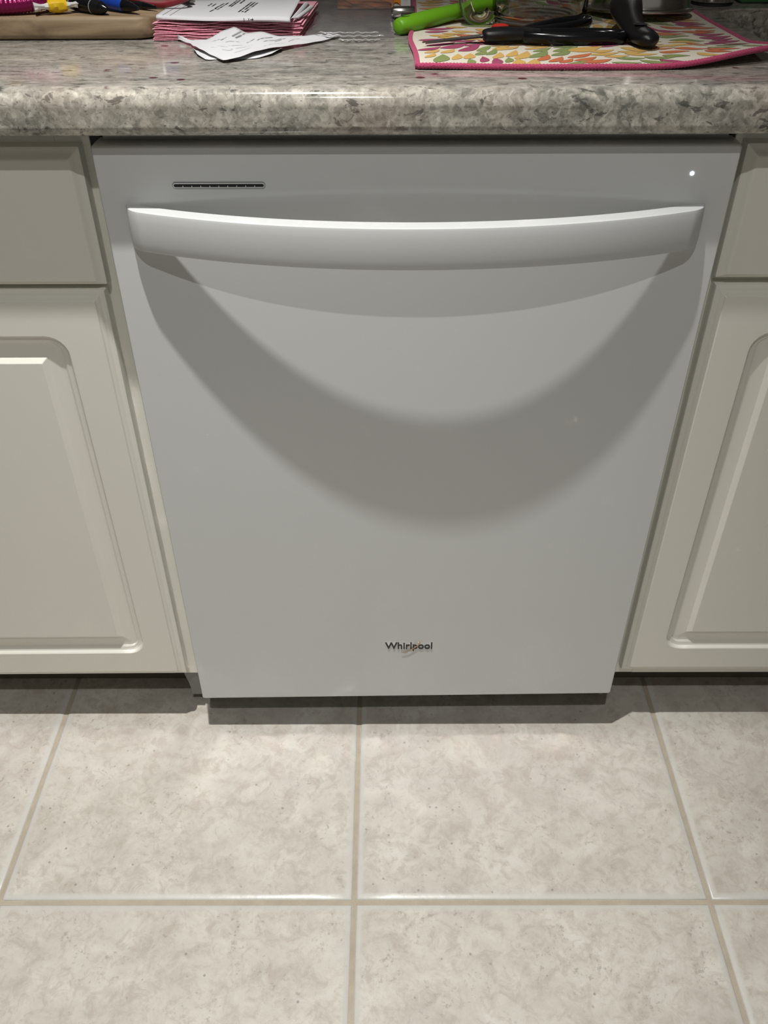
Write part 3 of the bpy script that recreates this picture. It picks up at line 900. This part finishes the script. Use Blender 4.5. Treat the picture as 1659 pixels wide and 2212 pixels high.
for (u0, v0, u1, v1) in ((0.37, 0.72, 0.41, 0.97), (0.39, 0.70, 0.43, 0.95), (0.30, 0.62, 0.33, 0.7), (0.25, 0.58, 0.29, 0.66), (0.34, 0.55, 0.42, 0.62), (0.36, 0.45, 0.46, 0.52), (0.38, 0.36, 0.5, 0.45), (0.3, 0.38, 0.36, 0.42), (0.33, 0.29, 0.40, 0.34),
                         (0.52, 0.62, 0.60, 0.85), (0.56, 0.55, 0.66, 0.80), (0.62, 0.6, 0.68, 0.8), (0.57, 0.3, 0.68, 0.42), (0.46, 0.60, 0.5, 0.7), (0.7, 0.5, 0.76, 0.7), (0.42, 0.25, 0.5, 0.32), (0.26, 0.3, 0.30, 0.32)):
    mark(u0, v0, u1, v1, 0.012, rec_s, 0.0005)
obj('receipt_print', bm, MAT['greyink'], rc)
f2 = [(-0.222, 0.134), (-0.212, 0.108), (-0.202, 0.093), (-0.188, 0.098), (-0.170, 0.099), (-0.155, 0.100), (-0.142, 0.112), (-0.133, 0.132)]
b2 = [(-0.222, 0.138), (-0.205, 0.150), (-0.17, 0.150), (-0.15, 0.150), (-0.133, 0.150)]
def rec2_s(u, v):
    x = -0.222 + 0.089 * u
    yf, yb = interp(f2, x), interp(b2, x)
    return Vector((x, yf + (yb - yf) * v, 0.9146 + 0.0035 * (abs(u - 0.5) * 2) ** 3 * (1 - v)))
r2o = obj('paper_receipt', grid_bm(rec2_s, 24, 4), MAT['paper'], None, True, 80)
r2o.modifiers.new('thick', 'SOLIDIFY').thickness = 0.00018
tag(r2o, 'small curled white slip showing under the crumpled receipt', 'receipt')

# ------------------------------------------------------------------ clear plastic bag with orange paper inside
def bag_s(u, v, zt=0.0):
    x = -0.122 + 0.103 * u + (1 - u) * (-0.006 + 0.010 * v)
    y = 0.186 + 0.20 * 0 + 0.245 * v + 0.028 * (1 - u) ** 2 * (1 - v) + 0.02 * u * (1 - v)
    k = math.sin(PI * min(max(u, 0), 1)) ** 0.6 * math.sin(PI * min(1, v * 1.4 + 0.02) * 0.5) ** 0.7
    z = 0.9155 + k * 0.0055
    z += k * (0.0022 * math.sin(9 * u + 14 * v) + 0.0014 * math.sin(23 * u - 9 * v) + 0.0016 * math.sin(31 * v + 5 * u))
    if v < 0.2: z += 0.0022 * math.exp(-((v - 0.06) / 0.03) ** 2) * (0.7 + 0.5 * math.sin(26 * u)) * (1 if u > 0.2 else u * 5)
    return Vector((x, y, z + zt))
bg = empty('plastic_bag', 'clear crinkled plastic bag lying between the napkins and the dish towel', 'plastic bag', (-0.07, 0.3, 0.915))
obj('film_top', grid_bm(bag_s, 48, 60), MAT['film'], bg, True, 80)
for (ya, za, xa_, xb_) in ((0.1955, 0.9175, -0.106, -0.030), (0.2025, 0.9195, -0.100, -0.036), (0.1835, 0.9160, -0.078, -0.034)):
    pts = [(xa_ + (xb_ - xa_) * k / 24, ya + 0.0015 * math.sin(k * 0.9) + 0.001 * math.sin(k * 2.1), za + 0.0006 * math.sin(k * 1.7)) for k in range(25)]
    obj('seal_fold', tube(pts, [(0.0007 + 0.0007 * abs(math.sin(k * 0.8)), 0.0006 + 0.0006 * abs(math.sin(k * 0.8))) for k in range(25)], n=8), MAT['clearplastic'], bg, True, 80)
obj('film_bottom', grid_bm(lambda u, v: Vector((*bag_s(u, v).xy, 0.9149)), 8, 8), MAT['film'], bg, True, 80)
o = obj('kraft_card', box(-0.0880, -0.0185, 0.384, 0.46, 0.9156, 0.9166, 0.0003, 1), MAT['copper'], None)
tag(o, 'orange brown card showing inside the clear plastic bag', 'card')

# steel bar and printed packet at the left edge of the towel
e = empty('chrome_opener', 'chrome bar tool lying beside the plastic bag, left of the towel', 'utensil', (-0.01, 0.32, 0.915))
obj('bar', tube([(-0.0215, 0.318, 0.9215), (-0.019, 0.318, 0.9215), (0.004, 0.321, 0.9215), (0.006, 0.321, 0.9215)], [0.0045, 0.0062, 0.0062, 0.0055], n=18), MAT['steel'], e, True)
obj('base', box(-0.010, 0.005, 0.308, 0.316, 0.9148, 0.9205, 0.001), MAT['black'], e)
e2 = empty('foil_packet', 'shiny white and orange packet behind the chrome bar', 'packet', (-0.008, 0.37, 0.915))
bm = grid_bm(lambda u, v: Vector((-0.0185 + 0.0205 * u, 0.340 + 0.055 * v, 0.9165 + 0.010 * v + 0.0022 * math.sin(6 * v + 3 * u) + 0.002 * math.sin(8 * u))), 12, 14)
o = obj('packet_foil', bm, MAT['whitew'], e2, True); o.modifiers.new('thick', 'SOLIDIFY').thickness = 0.0008
bm = grid_bm(lambda u, v: Vector((-0.0185 + 0.009 * u, 0.372 + 0.023 * v, 0.9228 + 0.0042 * v + 0.0018 * math.sin(6 * (0.58 + 0.42 * v) + 1.3 * u) + 0.002 * math.sin(3.5 * u) + 0.0008)), 6, 6)
obj('packet_print', bm, MAT['orange'], e2, True)
obj('packet_seal', box(-0.0175, 0.004, 0.3345, 0.3385, 0.9150, 0.9185, 0.0008), MAT['black'], e2)

# ------------------------------------------------------------------ dish towel
TX0, TX1, TY0, TY1 = 0.0015, 0.3400, 0.052, 0.500
def tow_xy(u, v):
    x = TX0 + (TX1 - TX0) * u
    y = TY0 + (TY1 - TY0) * v
    x += (-0.006 * math.exp(-((v - 0.30) / 0.14) ** 2) + 0.008 * v) * (1 - u) ** 2
    x += 0.012 * u ** 8 * (1 - v) ** 8
    y += (-0.006 * math.sin(PI * u) * 0.9 + 0.034 * max(0, u - 0.72) ** 1.5 / 0.148 * 1.0) * (1 - v) ** 3
    return x, y
def sstep(t): t = min(max(t, 0), 1); return t * t * (3 - 2 * t)
def tow_z(x, y):
    z = 0.9175
    z += 0.0016 * math.exp(-(((y - 0.122 - 0.10 * (x - 0.15)) / 0.012) ** 2)) * sstep((x - 0.10) / 0.05) * sstep((0.26 - x) / 0.06)
    z += 0.0022 * math.exp(-(((y - 0.128 + 0.5 * (x - 0.075)) / 0.016) ** 2)) * math.exp(-((x - 0.075) / 0.035) ** 2)
    z += 0.0020 * math.exp(-((x - 0.275 - 0.3 * (y - 0.15)) / 0.014) ** 2) * math.exp(-((y - 0.15) / 0.07) ** 2)
    z += 0.0012 * math.sin(34 * x + 12 * y) * math.sin(21 * y - 6 * x) * 0.5
    # raised right front corner
    d = sstep((x - 0.215) / 0.13) * sstep((0.165 - y) / 0.09)
    z += 0.0095 * d
    return z
tw = empty('dish_towel', 'cream dish towel with leaf print in pink, orange and green and magenta edging', 'towel', (0.17, 0.27, 0.914))
bm = bmesh.new()
NXT, NYT = 90, 110
top = []
for j in range(NYT + 1):
    row = []
    for i in range(NXT + 1):
        x, y = tow_xy(i / NXT, j / NYT)
        row.append(bm.verts.new((x, y, tow_z(x, y))))
    top.append(row)
for j in range(NYT):
    for i in range(NXT):
        bm.faces.new([top[j][i], top[j][i + 1], top[j + 1][i + 1], top[j + 1][i]])
o = obj('towel_cloth', bm, MAT['towel'], tw, True, 80)
sm = o.modifiers.new('thick', 'SOLIDIFY'); sm.thickness = 0.0022; sm.offset = 1.0
sm.offset = -1.0
# hem: crocheted magenta roll
def hem(seq, name='hem'):
    pts = []
    for u, v in seq:
        x, y = tow_xy(u, v); pts.append(Vector((x, y, tow_z(x, y) - 0.0006)))
    rad = []
    L = 0
    for i, p in enumerate(pts):
        if i: L += (p - pts[i - 1]).length
        rad.append(0.0024 + 0.0005 * math.sin(L / 0.0032 * 2 * PI * 0.5) ** 2)
    return obj(name, tube(pts, rad, n=8), MAT['hem'], tw, True, 80)
hem([(i / 420, 0.0) for i in range(421)])
hem([(0.0, j / 420) for j in range(421)])
hem([(1.0, j / 420) for j in range(421)])
hem([(i / 200, 1.0) for i in range(201)])
# loose thread end at the raised corner
x, y = tow_xy(1, 0)
obj('hem_knot', tube([(x, y, tow_z(x, y)), (x + 0.002, y - 0.003, tow_z(x, y) - 0.001), (x - 0.002, y - 0.005, tow_z(x, y) - 0.004), (x - 0.005, y - 0.004, tow_z(x, y) - 0.004)], [0.0026, 0.0026, 0.002, 0.001], n=8), MAT['hem'], tw, True)
# leaf print (flat print, colour lies on the cloth in small leaf shapes)
rg = random.Random(21)
leaves = {'lgreen': bmesh.new(), 'lorange': bmesh.new(), 'lyellow': bmesh.new(), 'lmag': bmesh.new()}
pts_used = []
seeds = []
order = ['lmag', 'lorange', 'lgreen', 'lyellow', 'lmag', 'lgreen', 'lorange']
# patch centres
pc = []
for a in range(8):
    for b in range(8):
        pc.append((0.02 + a * 0.047 + rg.uniform(-.012, .012) + (b % 2) * 0.022, 0.062 + b * 0.040 + rg.uniform(-.008, .008), ['lmag', 'lgreen', 'lorange', 'lyellow'][(a * 3 + b * 2 + rg.randint(0, 1)) % 4]))
pc += [(0.03, 0.16, 'lmag'), (0.05, 0.17, 'lmag'), (0.05, 0.075, 'lgreen'), (0.09, 0.078, 'lgreen'), (0.14, 0.075, 'lorange'), (0.18, 0.07, 'lorange'), (0.24, 0.08, 'lgreen'), (0.28, 0.10, 'lorange'), (0.305, 0.15, 'lmag'), (0.29, 0.2, 'lorange'), (0.085, 0.10, 'lyellow')]
def flow(x, y):
    return 0.9 * math.sin(13 * x + 6 * y + 0.6) + 0.7 * math.sin(21 * y - 9 * x + 1.0)
def leaf(bm, cx, cy, ang, L, wd):
    n_ = 11
    lft, rgt = [], []
    for k in range(n_ + 1):
        t = k / n_
        s = t - 0.5
        hw = wd * (math.sin(PI * t ** 0.75)) * 0.5
        bend = 0.09 * L * (4 * s * s)
        lx, ly = s * L, bend
        for lst, sg in ((lft, 1), (rgt, -1)):
            px, py = lx, ly + sg * hw
            X = cx + px * math.cos(ang) - py * math.sin(ang)
            Y = cy + px * math.sin(ang) + py * math.cos(ang)
            lst.append((X, Y))
    ok = all(inside(X, Y) for X, Y in lft + rgt)
    if not ok: return False
    vl = [bm.verts.new((X, Y, tow_z(X, Y) + 0.00035)) for X, Y in lft]
    vr = [bm.verts.new((X, Y, tow_z(X, Y) + 0.00035)) for X, Y in rgt]
    for k in range(n_):
        q = [vl[k], vl[k + 1], vr[k + 1], vr[k]]
        if k == 0: q = [vl[0], vl[1], vr[1]]
        if k == n_ - 1: q = [vl[k], vl[k + 1], vr[k]]
        try: bm.faces.new(q)
        except ValueError: pass
    return True
def inside(X, Y):
    v = (Y - TY0) / (TY1 - TY0)
    x0, y0 = tow_xy(0, max(0, min(1, v))); x1, _ = tow_xy(1, max(0, min(1, v)))
    u = (X - TX0) / (TX1 - TX0)
    _, yb = tow_xy(max(0, min(1, u)), 0)
    return x0 + 0.0018 < X < x1 - 0.0018 and yb + 0.0015 < Y < 0.45
tries = 0
while tries < 9000:
    tries += 1
    X = rg.uniform(0.0, 0.345); Y = rg.uniform(0.05, 0.45)
    L = rg.uniform(0.024, 0.041); wd = L * rg.uniform(0.32, 0.42)
    a = flow(X, Y)
    near = min(((X - px) ** 2 + ((Y - py)) ** 2, c) for px, py, c in pc)
    # anisotropic spacing: denser across than along
    ok = True
    for (qx, qy, ql, qw, qa) in pts_used:
        dx, dy = X - qx, Y - qy
        ca, sa = math.cos(a), math.sin(a)
        al, ac = dx * ca + dy * sa, -dx * sa + dy * ca
        if (al / (0.5 * (L + ql) * 0.88)) ** 2 + (ac / (0.5 * (wd + qw) * 0.80 + 0.0014)) ** 2 < 1: ok = False; break
    if not ok: continue
    if leaf(leaves[near[1]], X, Y, a, L, wd): pts_used.append((X, Y, L, wd, a))
for nm, lb in (('lgreen', 'olive green leaf print'), ('lorange', 'orange leaf print'), ('lyellow', 'mustard yellow leaf print'), ('lmag', 'magenta leaf print')):
    o = obj('leaf_print', leaves[nm], MAT[nm], tw)
    o['label'] = lb; o['kind'] = 'stuff'

# ------------------------------------------------------------------ lime spatula
P = smoothpts([(-0.0165, 0.218, 0.9222, 0.004, 0.004), (-0.014, 0.2205, 0.9222, 0.0105, 0.0078), (-0.006, 0.228, 0.9230, 0.0145, 0.0086), (0.012, 0.243, 0.9245, 0.0150, 0.0090), (0.040, 0.266, 0.9275, 0.0125, 0.0080), (0.075, 0.297, 0.9305, 0.0100, 0.0070),
               (0.095, 0.318, 0.9305, 0.0160, 0.0085), (0.125, 0.350, 0.9300, 0.0210, 0.0085), (0.150, 0.380, 0.9290, 0.0190, 0.0075), (0.164, 0.398, 0.9280, 0.0100, 0.0050)], 6)
P = [(x, y, z, a * 0.82, b) for x, y, z, a, b in P]
sp = empty('silicone_spatula', 'lime green silicone spatula with a hanging hole, over the towel edge', 'spatula', (0.06, 0.28, 0.918))
obj('spatula_body', tube([p[:3] for p in P], [(p[3], p[4]) for p in P], n=18), MAT['green'], sp, True, 80)
hb_ = lathe([(0.0, 0.0), (0.0034, 0.0), (0.0040, 0.0006), (0.0034, 0.0010), (0.0026, 0.0002), (0.0, 0.0001)], 0, 0, 20)
for v in hb_.verts:
    x, y = v.co.x * 1.7, v.co.y
    a = math.radians(40)
    v.co = Vector((-0.0055 + x * math.cos(a) - y * math.sin(a), 0.2295 + x * math.sin(a) + y * math.cos(a), 0.9311 + v.co.z * 0.8))
obj('hanging_hole', hb_, plain('deep_green', (0.03, 0.11, 0.004), 0.6), sp, True)

# ------------------------------------------------------------------ glass measuring cup
CX, CY = 0.1435, 0.2680
cup = empty('measuring_cup', 'clear glass measuring cup with red markings standing on the towel', 'measuring cup', (CX, CY, 0.9188))
prof = [(0.0, 0.0022), (0.040, 0.0014), (0.046, 0.0002), (0.0505, 0.0016), (0.0520, 0.0060), (0.0525, 0.014), (0.0560, 0.095), (0.0580, 0.100), (0.0572, 0.1025), (0.0545, 0.100), (0.0525, 0.092), (0.0490, 0.014), (0.0470, 0.0085), (0.040, 0.0062), (0.0, 0.0058)]
obj('cup_body', lathe(prof, CX, CY, 64, 0.9184), MAT['glass'], cup, True, 60)
ZQ = 0.9184
hp = smoothpts([(CX - 0.0565, CY - 0.010, ZQ + 0.082), (CX - 0.075, CY - 0.013, ZQ + 0.080), (CX - 0.0870, CY - 0.015, ZQ + 0.060), (CX - 0.0860, CY - 0.015, ZQ + 0.030), (CX - 0.0790, CY - 0.014, ZQ + 0.010), (CX - 0.0690, CY - 0.0125, ZQ + 0.0048), (CX - 0.0600, CY - 0.011, ZQ + 0.0065), (CX - 0.0545, CY - 0.010, ZQ + 0.0120)], 6)
obj('cup_handle', tube(hp, [(0.0070, 0.0042)] * len(hp), n=14, upv=Vector((0, 1, 0.01))), MAT['glass'], cup, True, 80)
def curved_text(body, ang0, z0, size, R, name, mat, mirror=False):
    bm = text_mesh(body, size, 0.0, name)
    for v in bm.verts:
        a = ang0 + v.co.x / R
        v.co = Vector((CX + R * math.cos(a), CY + R * math.sin(a), z0 + v.co.y))
    return obj(name, bm, mat, cup)
curved_text('1 PINT', math.radians(62), ZQ + 0.0035, 0.0075, 0.0530, 'marking', MAT['redink'])
curved_text('1/2', math.radians(50), ZQ + 0.020, 0.010, 0.0535, 'marking', MAT['redink'])
for a0 in (math.radians(128), math.radians(104)):
    bm = bmesh.new()
    def gq(q0, q1, z0, z1):
        bm.faces.new([bm.verts.new((CX + 0.0533 * math.cos(a0 + q), CY + 0.0533 * math.sin(a0 + q), ZQ + t)) for q, t in ((q0, z0), (q1, z0), (q1, z1), (q0, z1))])
    gq(0, 0.016, 0.0105, 0.052)
    for k in range(9):
        gq(0.0, 0.16 if k % 2 else 0.10, 0.0105 + 0.005 * k, 0.0113 + 0.005 * k)
    bmesh.ops.remove_doubles(bm, verts=bm.verts[:], dist=1e-4)
    o = obj('graduation_lines', bm, MAT['redink'], cup)
    o['kind'] = 'stuff'

# ------------------------------------------------------------------ scissors
sc_ = empty('scissors', 'kitchen scissors with black handles and red pivot lying on the towel', 'scissors', (0.1, 0.148, 0.919))
def bladebm(tip, root, wd, z0, z1):
    tip, root = Vector(tip), Vector(root)
    d = (root - tip).normalized(); n_ = Vector((-d.y, d.x, 0))
    bm = bmesh.new()
    rings = []
    for t, w_ in ((0, 0.05), (0.12, 0.35), (0.4, 0.7), (0.8, 1.0), (1.0, 1.0)):
        p = tip.lerp(root, t)
        hw = wd * w_
        z = z0 + (z1 - z0) * t
        rings.append([(p.x + n_.x * hw, p.y + n_.y * hw, z), (p.x + n_.x * hw * 0.2, p.y + n_.y * hw * 0.2, z + 0.0012), (p.x, p.y, z + 0.0012), (p.x - n_.x * hw * 0.1, p.y - n_.y * hw * 0.1, z - 0.0004)])
    add_loft(bm, rings)
    return bm
obj('blade', bladebm((0.0087, 0.1370, 0), (0.078, 0.1500, 0), 0.0085, 0.9215, 0.9262), MAT['blade'], sc_)
obj('blade', bladebm((0.0120, 0.1400, 0), (0.078, 0.1540, 0), 0.0075, 0.9200, 0.9240), MAT['blade'], sc_)
# near handle: long closed loop
def loop(c0, c1, wd, z0, z1, rw, rh, n_=40):
    c0, c1 = Vector(c0), Vector(c1)
    d = (c1 - c0); L = d.length; d.normalize(); s = Vector((-d.y, d.x, 0))
    pts = []
    for k in range(n_):
        a = 2 * PI * k / n_
        t = 0.5 - 0.5 * math.cos(a)
        wk = wd * (0.55 + 0.45 * t) * math.sin(a)
        pts.append((c0.x + d.x * L * t + s.x * wk, c0.y + d.y * L * t + s.y * wk, z0 + (z1 - z0) * t))
    return tube(pts, [(rw * (1.15 - 0.25 * (0.5 - 0.5 * math.cos(2 * PI * k / n_))), rh) for k in range(n_)], n=12, cyclic=True)
obj('finger_loop', loop((0.112, 0.1480), (0.2120, 0.1440), 0.0175, 0.9250, 0.9250, 0.0042, 0.0058), MAT['blackg'], sc_, True, 80)
obj('finger_loop', loop((0.112, 0.1600), (0.1875, 0.2130), 0.0145, 0.9262, 0.9285, 0.0040, 0.0055), MAT['blackg'], sc_, True, 80)
P = smoothpts([(0.0700, 0.1475, 0.9255, 0.0050, 0.0040), (0.0740, 0.1480, 0.9260, 0.0095, 0.0060), (0.090, 0.1510, 0.9265, 0.0120, 0.0070), (0.110, 0.1530, 0.9262, 0.0110, 0.0062), (0.128, 0.1535, 0.9255, 0.0085, 0.0056)], 5)
obj('handle_bridge', tube([p[:3] for p in P], [(p[3], p[4]) for p in P], n=16), MAT['blackp'], sc_, True, 80)
P = lathe([(0.0, 0.0035), (0.004, 0.0032), (0.0066, 0.0018), (0.0070, 0.0), (0.0, 0.0)], 0, 0, 20)
for v in P.verts: v.co = Vector((0.0885 + v.co.x * 1.3, 0.1585 + v.co.y * 0.8, 0.9315 + v.co.z))
obj('pivot', P, plain('red_cap', (0.38, 0.02, 0.012), 0.35), sc_, True)

# ------------------------------------------------------------------ saucepan drying upside down
pan = empty('saucepan', 'steel saucepan with black handle drying upside down on the towel', 'saucepan', (0.269, 0.322, 0.919))
def pan_tf(bm, cx=0.2690, cy=0.3220):
    R_ = Matrix.Rotation(math.radians(-4.0), 4, 'X')
    for v in bm.verts:
        v.co.x = cx + (v.co.x - cx) * 0.93; v.co.y = cy + (v.co.y - cy) * 0.93
        q = R_ @ (v.co - Vector((cx, cy + 0.061, 0.0)))
        v.co = q + Vector((cx, cy + 0.061, 0.9185))
    return bm
prof = [(0.0605, 0.004), (0.0640, 0.0035), (0.0655, 0.0018), (0.0650, 0.0), (0.0628, 0.0004), (0.0615, 0.003), (0.0600, 0.010), (0.0596, 0.075), (0.0570, 0.084), (0.050, 0.0875), (0.0, 0.0880), (0.0, 0.0868), (0.050, 0.0862), (0.0562, 0.083), (0.0584, 0.075), (0.0590, 0.010), (0.0605, 0.004)]
obj('pan_body', pan_tf(lathe(prof, 0.2690, 0.3220, 64)), MAT['steel'], pan, True, 60)
P = smoothpts([(0.2440, 0.2640, 0.9440, 0.0080, 0.0055), (0.2400, 0.2540, 0.9450, 0.0110, 0.0070), (0.2320, 0.2350, 0.9445, 0.0158, 0.0095), (0.2255, 0.2050, 0.9400, 0.0168, 0.0105), (0.2238, 0.1720, 0.9330, 0.0128, 0.0092),
               (0.2262, 0.1480, 0.9280, 0.0128, 0.0084), (0.2290, 0.1290, 0.9270, 0.0136, 0.0078), (0.2300, 0.1150, 0.9268, 0.0100, 0.0066), (0.2302, 0.1085, 0.9265, 0.0030, 0.0024)], 6)
obj('pan_handle', tube([p[:3] for p in P], [(p[3], p[4]) for p in P], n=22), MAT['blackp'], pan, True, 80)
obj('handle_bracket', box(0.237, 0.252, 0.2585, 0.2680, 0.939, 0.949, 0.001), MAT['steel'], pan)
hb_ = lathe([(0.0, 0.0), (0.0028, 0.0), (0.0034, 0.0005), (0.0028, 0.0009), (0.0022, 0.0003), (0.0, 0.0002)], 0, 0, 20)
for v in hb_.verts: v.co = Vector((0.2268 + v.co.x * 2.2, 0.1430 + v.co.y * 1.6, 0.9362 - 0.0002 + v.co.z))
obj('hanging_slot', hb_, MAT['black'], pan, True)

# ------------------------------------------------------------------ canister and sponge at right
can = empty('steel_canister', 'round polished steel canister on the granite near the sink', 'canister', (0.3855, 0.425, 0.914))
obj('canister_body', lathe([(0.0, 0.003), (0.0255, 0.003), (0.0268, 0.0045), (0.0268, 0.070), (0.0255, 0.0715), (0.0, 0.0715)], 0.3855, 0.425, 48, 0.9145), MAT['steel'], can, True, 60)
obj('base_ring', lathe([(0.0, 0.0), (0.0252, 0.0), (0.0252, 0.0028), (0.0, 0.0028)], 0.3855, 0.425, 48, 0.9143), MAT['black'], can, True, 60)
obj('canister_lid', lathe([(0.0275, 0.0), (0.0275, 0.010), (0.026, 0.0115), (0.006, 0.0125), (0.006, 0.020), (0.0, 0.0215)], 0.3855, 0.425, 48, 0.9145 + 0.0722), MAT['steel'], can, True, 60)
o = obj('dish_sponge', box(0.4215, 0.52, 0.4230, 0.495, 0.9146, 0.938, 0.004, 3), MAT['sponge'], None, True, 60)
tag(o, 'dark green sponge behind the sink opening at the right edge', 'sponge')
